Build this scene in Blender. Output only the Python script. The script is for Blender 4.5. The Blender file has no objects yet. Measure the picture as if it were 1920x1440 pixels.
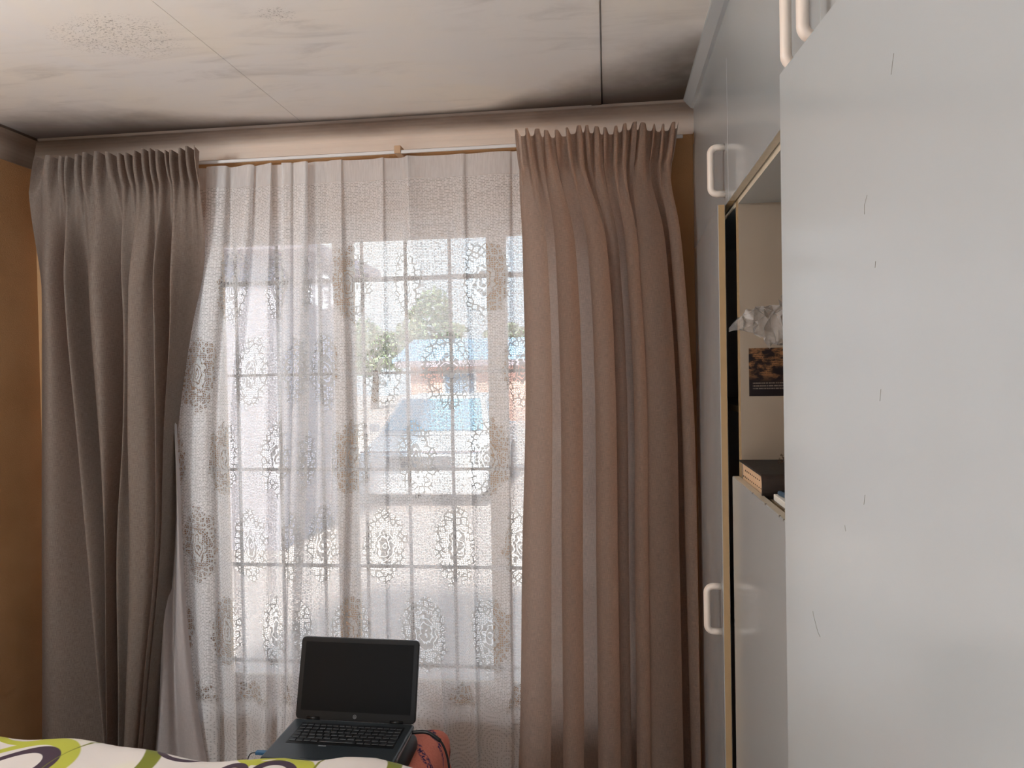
import bpy, bmesh, math, random
import numpy as np
from mathutils import Vector, Matrix
random.seed(7); rng = np.random.default_rng(7)
S = bpy.context.scene
COL = S.collection
PI = math.pi

# ------------------------------------------------------------------ camera
CAM_H = 1.60
YAW, PITCH, ROLL = 7.1, -0.9, -1.05
FOC = 1440.0
_y, _p, _r = (math.radians(a) for a in (YAW, PITCH, ROLL))
fwd = Vector((-math.sin(_y)*math.cos(_p), math.cos(_y)*math.cos(_p), math.sin(_p)))
rt0 = Vector((math.cos(_y), math.sin(_y), 0)); up0 = rt0.cross(fwd)
rgt = rt0*math.cos(_r)+up0*math.sin(_r); upv = -rt0*math.sin(_r)+up0*math.cos(_r)
cd = bpy.data.cameras.new('camera'); cam = bpy.data.objects.new('camera', cd); COL.objects.link(cam)
cd.sensor_width = 36.0; cd.lens = 36.0*FOC/1920.0; cd.clip_start = 0.02; cd.clip_end = 300
M = Matrix((rgt, upv, -fwd)).transposed().to_4x4(); M.translation = (0, 0, CAM_H); cam.matrix_world = M
S.camera = cam

# ------------------------------------------------------------------ world (hazy bright sky)
W = bpy.data.worlds.new('world'); S.world = W; W.use_nodes = True
nt = W.node_tree; nt.nodes.clear()
o = nt.nodes.new('ShaderNodeOutputWorld'); bg = nt.nodes.new('ShaderNodeBackground')
tc = nt.nodes.new('ShaderNodeTexCoord'); nz = nt.nodes.new('ShaderNodeTexNoise'); nz.inputs['Scale'].default_value = 3.0; nz.inputs['Detail'].default_value = 4
cr = nt.nodes.new('ShaderNodeValToRGB')
cr.color_ramp.elements[0].position = .35; cr.color_ramp.elements[0].color = (.66, .82, 1, 1)
cr.color_ramp.elements[1].position = .7; cr.color_ramp.elements[1].color = (.92, .96, 1, 1)
nt.links.new(tc.outputs['Generated'], nz.inputs['Vector']); nt.links.new(nz.outputs['Fac'], cr.inputs['Fac'])
nt.links.new(cr.outputs['Color'], bg.inputs['Color']); nt.links.new(bg.outputs['Background'], o.inputs['Surface'])
bg.inputs['Strength'].default_value = 1.75

# daylight sampling helpers at the seen window and the added back one (light portals add no light of their own)
def portal(loc, rot, sx, sy):
    d = bpy.data.lights.new('window_portal', 'AREA'); d.shape = 'RECTANGLE'; d.size = sx; d.size_y = sy
    d.cycles.is_portal = True
    ob = bpy.data.objects.new('window_portal', d); COL.objects.link(ob); ob.location = loc; ob.rotation_euler = rot
portal((-.745, 3.04, 1.25), (-PI/2, 0, 0), 1.72, 1.85)
portal((-.9, -2.1, 1.35), (PI/2, 0, 0), 2.4, 1.7)
# sun, high behind the house: lights the yard outside and the room through the added back window
sd = bpy.data.lights.new('sun', 'SUN'); sd.energy = 8.5; sd.angle = math.radians(6); sd.color = (1, .95, .89)
so = bpy.data.objects.new('sun', sd); COL.objects.link(so)
so.rotation_euler = Vector((.10, .80, -.75)).to_track_quat('-Z', 'Y').to_euler()

S.view_settings.view_transform = 'Standard'; S.view_settings.look = 'None'
S.view_settings.exposure = 0.34; S.view_settings.gamma = 1.0; S.view_settings.use_curve_mapping = False
S.cycles.max_bounces = 9; S.cycles.diffuse_bounces = 6; S.cycles.transparent_max_bounces = 16
S.cycles.use_adaptive_sampling = True; S.cycles.adaptive_threshold = 0.08; S.cycles.adaptive_min_samples = 16
S.cycles.transmission_bounces = 8; S.cycles.caustics_reflective = False; S.cycles.caustics_refractive = False

# ------------------------------------------------------------------ measuring: photo direction -> point on a real plane
def ray(px, py): return fwd + rgt*((px-960)/FOC) - upv*((py-720)/FOC)
def onY(px, py, Y):
    d = ray(px, py); t = Y/d.y; return Vector((0, 0, CAM_H))+d*t
def onX(px, py, X):
    d = ray(px, py); t = X/d.x; return Vector((0, 0, CAM_H))+d*t
def onZ(px, py, Z):
    d = ray(px, py); t = (Z-CAM_H)/d.z; return Vector((0, 0, CAM_H))+d*t

# ------------------------------------------------------------------ materials
def lin(c):
    return tuple(((v/255)/12.92 if v/255 <= .04045 else ((v/255+.055)/1.055)**2.4) for v in c)
class NT:
    def __init__(s, name):
        s.m = bpy.data.materials.new(name); s.m.use_nodes = True; s.t = s.m.node_tree; s.t.nodes.clear()
        s.out = s.t.nodes.new('ShaderNodeOutputMaterial')
    def n(s, typ, **kw):
        nd = s.t.nodes.new(typ)
        for k, v in kw.items():
            if k.startswith('i_'):
                s.inp(nd, k[2:].replace('_', ' '), v)
            else: setattr(nd, k, v)
        return nd
    def inp(s, nd, key, v):
        sk = nd.inputs[key]
        if isinstance(v, bpy.types.NodeSocket): s.t.links.new(v, sk)
        elif isinstance(v, (tuple, list)) and len(v) == 3 and sk.type == 'RGBA': sk.default_value = (*v, 1)
        else: sk.default_value = v
    def math(s, op, a, b=None, c=None, clamp=False):
        nd = s.t.nodes.new('ShaderNodeMath'); nd.operation = op; nd.use_clamp = clamp
        for i, v in enumerate((a, b, c)):
            if v is not None: s.inp(nd, i, v)
        return nd.outputs[0]
    def step(s, v, lo, hi):      # smoothstep
        nd = s.t.nodes.new('ShaderNodeMapRange'); nd.interpolation_type = 'SMOOTHSTEP'
        s.inp(nd, 'Value', v); s.inp(nd, 'From Min', lo); s.inp(nd, 'From Max', hi); return nd.outputs[0]
    def mix(s, f, a, b):
        nd = s.t.nodes.new('ShaderNodeMix'); nd.data_type = 'RGBA'
        s.inp(nd, 0, f)
        for i, v in ((6, a), (7, b)):
            if isinstance(v, bpy.types.NodeSocket): s.t.links.new(v, nd.inputs[i])
            else: nd.inputs[i].default_value = (*v[:3], 1)
        return nd.outputs[2]
    def noise(s, vec, scale, detail=3, rough=.5, dist=0):
        nd = s.n('ShaderNodeTexNoise'); s.inp(nd, 'Vector', vec); s.inp(nd, 'Scale', scale); s.inp(nd, 'Detail', detail); s.inp(nd, 'Roughness', rough); s.inp(nd, 'Distortion', dist)
        return nd.outputs['Fac']
    def coord(s, which='Object'): return s.n('ShaderNodeTexCoord').outputs[which]
    def pos(s): return s.n('ShaderNodeNewGeometry').outputs['Position']
    def xyz(s, v):
        nd = s.n('ShaderNodeSeparateXYZ'); s.inp(nd, 0, v); return nd.outputs
    def comb(s, x, y, z=0.0):
        nd = s.n('ShaderNodeCombineXYZ'); s.inp(nd, 0, x); s.inp(nd, 1, y); s.inp(nd, 2, z); return nd.outputs[0]
    def scale(s, v, sc):
        nd = s.n('ShaderNodeVectorMath', operation='MULTIPLY'); s.inp(nd, 0, v); nd.inputs[1].default_value = sc; return nd.outputs[0]
    def bump(s, h, st=.2, d=.01):
        nd = s.n('ShaderNodeBump'); s.inp(nd, 'Height', h); s.inp(nd, 'Strength', st); s.inp(nd, 'Distance', d); return nd.outputs[0]
    def bsdf(s, color, rough=.5, normal=None, spec=.5, metal=0, **kw):
        nd = s.n('ShaderNodeBsdfPrincipled'); s.inp(nd, 'Base Color', color); s.inp(nd, 'Roughness', rough); s.inp(nd, 'Metallic', metal)
        s.inp(nd, 'Specular IOR Level', spec)
        if normal is not None: s.inp(nd, 'Normal', normal)
        for k, v in kw.items(): s.inp(nd, k.replace('_', ' '), v)
        s.t.links.new(nd.outputs[0], s.out.inputs[0]); return nd
    def surf(s, sk): s.t.links.new(sk, s.out.inputs[0])

MAT = {}
def simple(name, col, rough=.5, spec=.5, var=.06, nscale=30, bump=0, metal=0):
    m = NT(name); c = m.coord(); f = m.noise(c, nscale, 4)
    dark = tuple(v*(1-var) for v in col); lite = tuple(min(1, v*(1+var)) for v in col)
    nrm = m.bump(f, bump, .003) if bump else None
    m.bsdf(m.mix(f, dark, lite), rough, nrm, spec, metal); MAT[name] = m.m; return m.m

# painted plaster walls, dull ochre brown with rough relief
def mat_wall():
    m = NT('ochre_plaster'); p = m.pos()
    f = m.noise(p, 3, 4); g = m.noise(p, 260, 3, .6)
    col = m.mix(m.step(f, .3, .7), lin((164, 122, 82)), lin((178, 138, 98)))
    m.bsdf(col, .85, m.bump(g, .5, .004), .2); MAT['wall'] = m.m
mat_wall()
def mat_ceiling():
    m = NT('stained_ceiling_paint'); p = m.pos(); x, y, z = m.xyz(p)
    n1 = m.noise(p, 1.6, 5, .6, .6); n2 = m.noise(m.scale(p, (2.2, 9, 1)), 1.2, 5, .65, 1.2); n3 = m.noise(p, 5, 4, .6)
    base = m.mix(m.step(n1, .35, .7), lin((230, 225, 222)), lin((236, 227, 216)))
    # wiped smoke smears, streaky
    sm = m.math('MULTIPLY', m.step(n2, .46, .76), m.step(m.noise(p, 2.1, 3), .38, .66))
    base = m.mix(m.math('MULTIPLY', sm, .26), base, lin((122, 108, 96)))
    # darker band along the window side of the boards: wide in both corners, narrow between
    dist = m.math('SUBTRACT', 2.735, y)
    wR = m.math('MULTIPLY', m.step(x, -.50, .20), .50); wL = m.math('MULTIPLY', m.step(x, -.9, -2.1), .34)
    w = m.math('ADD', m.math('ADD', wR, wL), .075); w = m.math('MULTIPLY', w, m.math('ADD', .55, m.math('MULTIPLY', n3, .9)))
    dark_band = m.math('SUBTRACT', 1.0, m.math('DIVIDE', dist, w), clamp=True)
    dark_band = m.step(dark_band, 0, 1)
    base = m.mix(m.math('MULTIPLY', dark_band, .95), base, lin((66, 48, 38)))
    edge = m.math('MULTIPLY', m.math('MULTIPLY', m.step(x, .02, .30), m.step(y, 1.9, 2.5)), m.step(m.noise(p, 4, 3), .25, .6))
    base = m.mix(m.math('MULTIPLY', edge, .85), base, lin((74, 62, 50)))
    # mould specks in two patches
    sp = m.noise(m.scale(p, (1, 1.8, 1)), 150, 2, .7)
    def patch(cx, cy, rx, ry):
        dx = m.math('DIVIDE', m.math('SUBTRACT', x, cx), rx); dy = m.math('DIVIDE', m.math('SUBTRACT', y, cy), ry)
        r = m.math('SQRT', m.math('ADD', m.math('MULTIPLY', dx, dx), m.math('MULTIPLY', dy, dy)))
        r = m.math('ADD', r, m.math('MULTIPLY', m.math('SUBTRACT', n3, .5), 1.2))
        return m.step(r, 1.0, .45)
    pt = m.math('MAXIMUM', patch(-1.30, 1.98, .20, .17), patch(-.83, 1.90, .07, .05))
    spk = m.math('MULTIPLY', pt, m.step(sp, .55, .68))
    base = m.mix(m.math('MULTIPLY', spk, .75), base, lin((92, 76, 60)))
    m.bsdf(base, .8, m.bump(n3, .05, .01), .2); MAT['ceiling'] = m.m
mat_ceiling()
def mat_cornice():
    m = NT('dark_edged_cornice_paint'); p = m.pos(); x, y, z = m.xyz(p)
    n = m.noise(m.scale(p, (1, 1, 6)), 3, 4, .6)
    base = m.mix(n, lin((226, 208, 192)), lin((212, 192, 176)))
    top = m.math('MULTIPLY', m.step(z, 2.465, 2.510), m.math('ADD', .65, m.math('MULTIPLY', n, .4)))  # darker along the top edge and towards the left corner
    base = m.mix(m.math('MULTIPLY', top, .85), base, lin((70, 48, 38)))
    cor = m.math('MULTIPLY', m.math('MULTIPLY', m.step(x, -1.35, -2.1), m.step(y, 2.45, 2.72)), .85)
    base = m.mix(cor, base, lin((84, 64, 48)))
    m.bsdf(base, .8, None, .2); MAT['cornice'] = m.m
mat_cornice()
def mat_melamine(name, a, b, rough=.32):
    m = NT(name); p = m.pos()
    f = m.noise(m.scale(p, (1, 1, .5)), 2.5, 4); g = m.noise(p, 500, 2)
    m.bsdf(m.mix(f, a, b), rough, m.bump(g, .04, .001), .9); MAT[name] = m.m
mat_melamine('white_melamine', lin((158, 162, 164)), lin((165, 169, 171)), .16)
mat_melamine('panel_melamine', lin((150, 135, 118)), lin((156, 141, 125)), .5)
simple('edge_band', lin((168, 140, 102)), .5, var=.08)
simple('raw_edge', lin((196, 184, 164)), .7, var=.1, nscale=60)
simple('handle_plastic', lin((218, 205, 194)), .35, var=.02)
simple('dark_inside', lin((70, 58, 48)), .8)
simple('chipboard', lin((168, 126, 80)), .9, var=.35, nscale=220, bump=.4)
def mat_fabric(name, c1, c2, tr, trf, thread=1.0):
    m = NT(name); uv = m.coord('UV')
    a = m.noise(m.scale(uv, (900, 45, 1)), 1, 3, .6); b = m.noise(m.scale(uv, (45, 900, 1)), 1, 3, .6)
    w = m.math('ADD', m.math('MULTIPLY', a, .5), m.math('MULTIPLY', b, .5)); w = m.step(w, .36, .64)
    col = m.mix(w, c1, c2); trc = m.mix(w, tuple(v*.72 for v in tr), tr)
    nrm = m.bump(w, .35*thread, .0006)
    d = m.n('ShaderNodeBsdfDiffuse'); m.inp(d, 'Color', col); m.inp(d, 'Normal', nrm)
    t = m.n('ShaderNodeBsdfTranslucent'); m.inp(t, 'Color', trc)
    mx = m.n('ShaderNodeMixShader'); m.inp(mx, 0, trf); m.t.links.new(d.outputs[0], mx.inputs[1]); m.t.links.new(t.outputs[0], mx.inputs[2])
    m.surf(mx.outputs[0]); MAT[name] = m.m
mat_fabric('linen_taupe', lin((118, 106, 97)), lin((154, 141, 131)), lin((250, 224, 206)), .62)
mat_fabric('linen_grey_taupe', lin((108, 98, 90)), lin((144, 134, 125)), lin((226, 182, 160)), .26)
mat_fabric('lining_satin', lin((196, 188, 186)), lin((204, 196, 194)), lin((225, 215, 210)), .35, .2)

def mat_lace(name='lace', heading=False):
    m = NT(name); dens = 0.0; uv = m.coord('UV'); u, v, _ = m.xyz(uv)
    # knitted ground: staggered slots between horizontal threads
    wob = m.math('MULTIPLY', m.math('SUBTRACT', m.noise(uv, 14, 2), .5), .006)
    guv = m.comb(u, m.math('ADD', v, wob))
    br = m.n('ShaderNodeTexBrick'); m.inp(br, 'Vector', guv); m.inp(br, 'Scale', 1.0); m.inp(br, 'Mortar Size', .0015); m.inp(br, 'Mortar Smooth', .5)
    m.inp(br, 'Brick Width', .017); m.inp(br, 'Row Height', .0056); br.offset = .37
    m.inp(br, 'Color1', (0, 0, 0)); m.inp(br, 'Color2', (.22, .22, .22)); m.inp(br, 'Mortar', (1, 1, 1))
    sep = m.n('ShaderNodeSeparateColor'); m.inp(sep, 0, br.outputs['Color']); ground = sep.outputs[0]
    vd = m.n('ShaderNodeTexVoronoi', voronoi_dimensions='2D', feature='F1'); m.inp(vd, 'Vector', m.scale(uv, (1, .7, 1))); m.inp(vd, 'Scale', 95)
    dots = m.step(vd.outputs['Distance'], .34, .2)
    ground = m.math('MAXIMUM', ground, m.math('MULTIPLY', dots, .9))
    if heading:
        cov = m.math('ADD', .62, m.math('MULTIPLY', m.noise(m.scale(uv, (200, 20, 1)), 1, 2), .3))
    else:
        # flower medallions on a half-drop repeat
        hx = m.n('ShaderNodeTexVoronoi', voronoi_dimensions='2D', feature='DISTANCE_TO_EDGE'); m.inp(hx, 'Vector', uv); m.inp(hx, 'Scale', 125); m.inp(hx, 'Randomness', .6)
        comb = m.step(hx.outputs['Distance'], .17, .07)
        lp = m.n('ShaderNodeTexVoronoi', voronoi_dimensions='2D', feature='DISTANCE_TO_EDGE'); m.inp(lp, 'Vector', uv); m.inp(lp, 'Scale', 48)
        loops = m.step(lp.outputs['Distance'], .16, .09)
        pt = m.n('ShaderNodeTexVoronoi', voronoi_dimensions='2D', feature='DISTANCE_TO_EDGE'); m.inp(pt, 'Vector', m.scale(uv, (1, 1.25, 1))); m.inp(pt, 'Scale', 60)
        petals = m.step(pt.outputs['Distance'], .02, .07)
        warp = m.math('MULTIPLY', m.math('SUBTRACT', m.noise(uv, 30, 3), .5), .9)
        PU, PV = LPU, .645
        def motif(ou, ov):
            fu = m.math('SUBTRACT', m.math('FRACT', m.math('ADD', m.math('DIVIDE', u, PU), ou)), .5)
            fv = m.math('SUBTRACT', m.math('FRACT', m.math('ADD', m.math('DIVIDE', v, PV), ov)), .5)
            dx = m.math('MULTIPLY', fu, PU/.084); dy = m.math('MULTIPLY', fv, PV/.136)
            return m.math('SQRT', m.math('ADD', m.math('MULTIPLY', dx, dx), m.math('MULTIPLY', dy, dy)))
        r0 = m.math('MINIMUM', motif(.5, .5+MV), motif(0, MV))
        r = m.math('ADD', r0, warp)
        inz = m.step(v, 2.11, 2.09); core = m.math('MULTIPLY', m.step(r, .50, .46), inz); ring = m.math('MULTIPLY', m.step(r, .68, .62), inz); outer = m.math('MULTIPLY', m.step(r, 1.02, .98), m.step(v, 2.11, 2.09))
        med = m.math('MAXIMUM', comb, loops)
        def mixf(f, a, b): return m.math('ADD', m.math('MULTIPLY', a, m.math('SUBTRACT', 1.0, f)), m.math('MULTIPLY', b, f))
        rose = m.step(m.math('SINE', m.math('ADD', m.math('MULTIPLY', r0, 34.0), m.math('MULTIPLY', m.noise(uv, 38, 2), 17.0))), -.9, -.45)
        petals = m.math('MINIMUM', m.math('ADD', petals, .25, clamp=True), rose)
        patt = mixf(ring, med, comb)
        patt = mixf(core, patt, petals)
        # deep patterned border near the hem
        bz = m.step(m.math('ADD', v, m.math('MULTIPLY', m.math('SUBTRACT', m.noise(uv, 9, 2), .5), .10)), .40, .36)
        wv = m.n('ShaderNodeTexVoronoi', voronoi_dimensions='2D', feature='F1'); m.inp(wv, 'Vector', uv); m.inp(wv, 'Scale', 9)
        swirl = m.math('SINE', m.math('MULTIPLY', wv.outputs['Distance'], 46.0)); swirl = m.step(swirl, -.2, .3)
        ey = m.n('ShaderNodeTexVoronoi', voronoi_dimensions='2D', feature='F1'); m.inp(ey, 'Vector', uv); m.inp(ey, 'Scale', 110); m.inp(ey, 'Randomness', .1)
        eyelets = m.step(ey.outputs['Distance'], .20, .32)
        border = m.math('ADD', m.math('MULTIPLY', m.math('MAXIMUM', swirl, m.math('MULTIPLY', eyelets, .85)), .36), .60)
        gcov = m.math('ADD', m.math('MULTIPLY', ground, .46), .50, clamp=True)
        pcov = m.math('ADD', m.math('MULTIPLY', patt, .78), .19)
        cov = mixf(outer, gcov, pcov); cov = mixf(bz, cov, border)
        dens = m.math('MULTIPLY', m.math('MULTIPLY', outer, patt), m.math('SUBTRACT', 1.0, bz))
    d = m.n('ShaderNodeBsdfDiffuse'); m.inp(d, 'Color', m.mix(dens, (.90, .89, .89), (.80, .79, .78)))
    t = m.n('ShaderNodeBsdfTranslucent'); m.inp(t, 'Color', m.mix(dens, (.92, .92, .94), (.50, .50, .50)))
    mx = m.n('ShaderNodeMixShader'); m.inp(mx, 0, .37); m.t.links.new(d.outputs[0], mx.inputs[1]); m.t.links.new(t.outputs[0], mx.inputs[2])
    tr = m.n('ShaderNodeBsdfTransparent'); fx = m.n('ShaderNodeMixShader'); m.inp(fx, 0, cov)
    m.t.links.new(tr.outputs[0], fx.inputs[1]); m.t.links.new(mx.outputs[0], fx.inputs[2]); m.surf(fx.outputs[0]); MAT[name] = m.m
MV = .5; LPU = .285
mat_lace('lace'); mat_lace('lace_heading', True)
def mat_glass():
    m = NT('window_glass'); fr = m.n('ShaderNodeFresnel'); m.inp(fr, 'IOR', 1.45)
    t = m.n('ShaderNodeBsdfTransparent'); m.inp(t, 'Color', (.96, .975, .97)); g = m.n('ShaderNodeBsdfGlossy'); m.inp(g, 'Roughness', .02)
    mx = m.n('ShaderNodeMixShader'); m.t.links.new(fr.outputs[0], mx.inputs[0]); m.t.links.new(t.outputs[0], mx.inputs[1]); m.t.links.new(g.outputs[0], mx.inputs[2]); m.surf(mx.outputs[0]); MAT['glass'] = m.m
mat_glass()
def mat_bag():
    m = NT('thin_clear_plastic'); f = m.n('ShaderNodeLayerWeight'); m.inp(f, 'Blend', .35)
    t = m.n('ShaderNodeBsdfTransparent'); m.inp(t, 'Color', (.9, .89, .88))
    g = m.n('ShaderNodeBsdfPrincipled'); m.inp(g, 'Base Color', (.50, .48, .47)); m.inp(g, 'Roughness', .18); m.inp(g, 'Specular IOR Level', .8)
    k = m.math('ADD', m.math('MULTIPLY', f.outputs['Facing'], .55), .20, clamp=True)
    mx = m.n('ShaderNodeMixShader'); m.inp(mx, 0, k); m.t.links.new(t.outputs[0], mx.inputs[1]); m.t.links.new(g.outputs[0], mx.inputs[2]); m.surf(mx.outputs[0]); MAT['bag'] = m.m
mat_bag()
simple('frame_paint', lin((206, 172, 136)), .55, var=.06)
simple('bar_steel', lin((196, 190, 188)), .5)
simple('rail_white', lin((214, 210, 208)), .35, var=.02)
simple('clip_tan', lin((186, 152, 120)), .6)
simple('black_plastic', lin((13, 13, 14)), .38, .3, var=.1)
simple('screen_black', lin((6, 6, 7)), .4, .15, var=.05)
simple('key_black', lin((26, 28, 31)), .45)
simple('deck_teal', lin((36, 42, 46)), .28, var=.15, nscale=14)
simple('silver_edge', lin((150, 154, 160)), .35)
simple('mark_grey', lin((150, 152, 155)), .5)
simple('usb_blue', lin((52, 96, 130)), .45)
simple('cable_black', lin((18, 18, 20)), .5)
simple('leather_black', lin((22, 19, 18)), .55, var=.25, nscale=90, bump=.3)
simple('leather_spine', lin((46, 35, 29)), .55, var=.25, nscale=90, bump=.3)
simple('pages', lin((200, 168, 136)), .8, var=.08, nscale=120)
simple('notch_black', lin((30, 22, 18)), .8)
simple('paper', lin((232, 226, 216)), .8, var=.02)
simple('phone_blue', lin((62, 84, 104)), .35)
simple('twig_brown', lin((84, 64, 50)), .8)
simple('scratch', lin((104, 98, 92)), .8)
simple('fill_lamp_body', lin((225, 222, 215)), .4)
simple('wood_dark', lin((92, 62, 42)), .5, var=.25, nscale=12)
simple('mattress_cloth', lin((210, 205, 200)), .8)
simple('floor_tile', lin((204, 203, 200)), .35, var=.08, nscale=6)
def mat_leaflet():
    m = NT('leaflet_print'); uv = m.coord('UV'); u, v, _ = m.xyz(uv)
    n = m.noise(m.scale(uv, (3, 5, 1)), 1.4, 5, .6, .4)
    sky = m.step(v, .25, .55)
    col = m.mix(m.step(n, .42, .62), lin((30, 22, 24)), lin((140, 100, 66)))
    col = m.mix(m.math('SUBTRACT', 1.0, sky), col, lin((28, 20, 22)))
    # rows of small print, too fine to read: dark on the light part, pale on the dark part
    def rows(n_, v0, v1, duty, dens, u0, u1):
        vv = m.math('DIVIDE', m.math('SUBTRACT', v, v0), v1-v0)
        fr = m.math('FRACT', m.math('MULTIPLY', vv, float(n_)))
        band = m.math('MULTIPLY', m.step(fr, .2, .3), m.step(fr, .2+duty+.1, .2+duty))
        inn = m.math('MULTIPLY', m.math('GREATER_THAN', vv, 0.0), m.math('LESS_THAN', vv, 1.0))
        inu = m.math('MULTIPLY', m.step(u, u0, u0+.02), m.step(u, u1, u1-.02))
        ch = m.step(m.noise(m.comb(m.math('MULTIPLY', u, 60.0), m.math('FLOOR', m.math('MULTIPLY', vv, float(n_)))), 1.0, 1), .40, .52)
        return m.math('MULTIPLY', m.math('MULTIPLY', band, inn), m.math('MULTIPLY', inu, ch))
    col = m.mix(m.math('MULTIPLY', rows(11, .46, .86, .45, 1, .03, .95), .85), col, lin((22, 14, 14)))
    col = m.mix(m.math('MULTIPLY', rows(3, .13, .30, .45, 1, .06, .97), .8), col, lin((130, 118, 108)))
    m.bsdf(col, .35, None, .4); MAT['leaflet'] = m.m
mat_leaflet()
RINGS = []
def mat_duvet():
    m = NT('duvet_print'); p = m.pos(); x, y, z = m.xyz(p)
    weave = m.noise(m.scale(p, (1, 1, 1)), 900, 2); n = m.noise(p, 7, 3)
    col = m.mix(n, lin((218, 210, 203)), lin((226, 219, 214)))
    col = m.mix(m.math('MULTIPLY', m.step(m.noise(p, 4.5, 2), .58, .75), .3), col, lin((226, 222, 170)))
    for (cx, cy, rx, ry, r0, r1, ox, c) in RINGS:
        def rad(ox_, s):
            dx = m.math('DIVIDE', m.math('SUBTRACT', x, cx+ox_), rx*s); dy = m.math('DIVIDE', m.math('SUBTRACT', y, cy), ry*s)
            return m.math('SQRT', m.math('ADD', m.math('MULTIPLY', dx, dx), m.math('MULTIPLY', dy, dy)))
        outer = m.step(rad(0, r1), 1.02, .98); inner = m.step(rad(ox, r0), .98, 1.02)
        col = m.mix(m.math('MULTIPLY', outer, inner), col, c)
    m.bsdf(col, .8, m.bump(weave, .2, .001), .2, Sheen_Weight=.1); MAT['duvet'] = m.m
LIME, PURP, OLIVE = lin((186, 188, 70)), lin((70, 52, 66)), lin((122, 126, 42))
def ringpx(px, py, rx, ry, r0, r1, ox, c):
    q = onZ(px, py, .605); RINGS.append((q.x, q.y, rx, ry, r0, r1, ox, c))
ringpx(25, 1438, .145, .165, .74, 1.0, -.02, LIME); ringpx(22, 1440, .105, .118, .70, 1.0, -.012, PURP)
ringpx(55, 1374, .10, .055, .6, 1.0, 0, LIME)
ringpx(185, 1436, .135, .20, .82, 1.0, -.022, OLIVE)
ringpx(355, 1396, .085, .06, .72, 1.0, 0, PURP)
ringpx(500, 1409, .075, .07, .68, 1.0, 0, LIME)
ringpx(510, 1447, .105, .11, .64, 1.0, -.008, LIME); ringpx(508, 1450, .062, .075, .66, 1.0, 0, PURP)
ringpx(425, 1450, .05, .06, .6, 1.0, 0, PURP)
ringpx(668, 1438, .115, .14, .80, 1.0, -.016, OLIVE)
mat_duvet()
def mat_blanket():
    m = NT('pink_blanket'); p = m.pos(); n = m.noise(p, 6, 3, .6, .4); f = m.noise(p, 140, 3)
    x, y, z = m.xyz(p)
    st = m.math('SINE', m.math('MULTIPLY', m.math('ADD', m.math('ADD', m.math('MULTIPLY', x, 1.0), m.math('MULTIPLY', y, .75)), m.math('MULTIPLY', n, .10)), 62.0))
    k = m.math('MULTIPLY', m.step(st, .55, .85), m.step(f, .38, .58))
    col = m.mix(k, m.mix(f, lin((214, 120, 104)), lin((236, 150, 130))), lin((62, 52, 96)))
    m.bsdf(col, .9, m.bump(f, .6, .003), .1); MAT['blanket'] = m.m
mat_blanket()
# outside
simple('yard_paving', lin((190, 178, 172)), .9, var=.1, nscale=2)
simple('brick_pink', lin((214, 170, 156)), .9, var=.1, nscale=8)
simple('roof_blue', lin((140, 176, 206)), .5, var=.06)
simple('pale_render', lin((172, 168, 176)), .9, var=.04)
simple('eave_grey', lin((150, 140, 148)), .8)
simple('car_white', lin((226, 228, 232)), .25, var=.02)
simple('car_glass', lin((130, 176, 204)), .08, var=.05)
simple('rubber', lin((110, 110, 114)), .8)
simple('lamp_clear', lin((220, 225, 230)), .1)
simple('leaf_green', lin((150, 164, 132)), .7, var=.25, nscale=3)
simple('bark', lin((96, 78, 62)), .9, var=.2)
simple('window_dark', lin((120, 134, 150)), .15)

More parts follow.
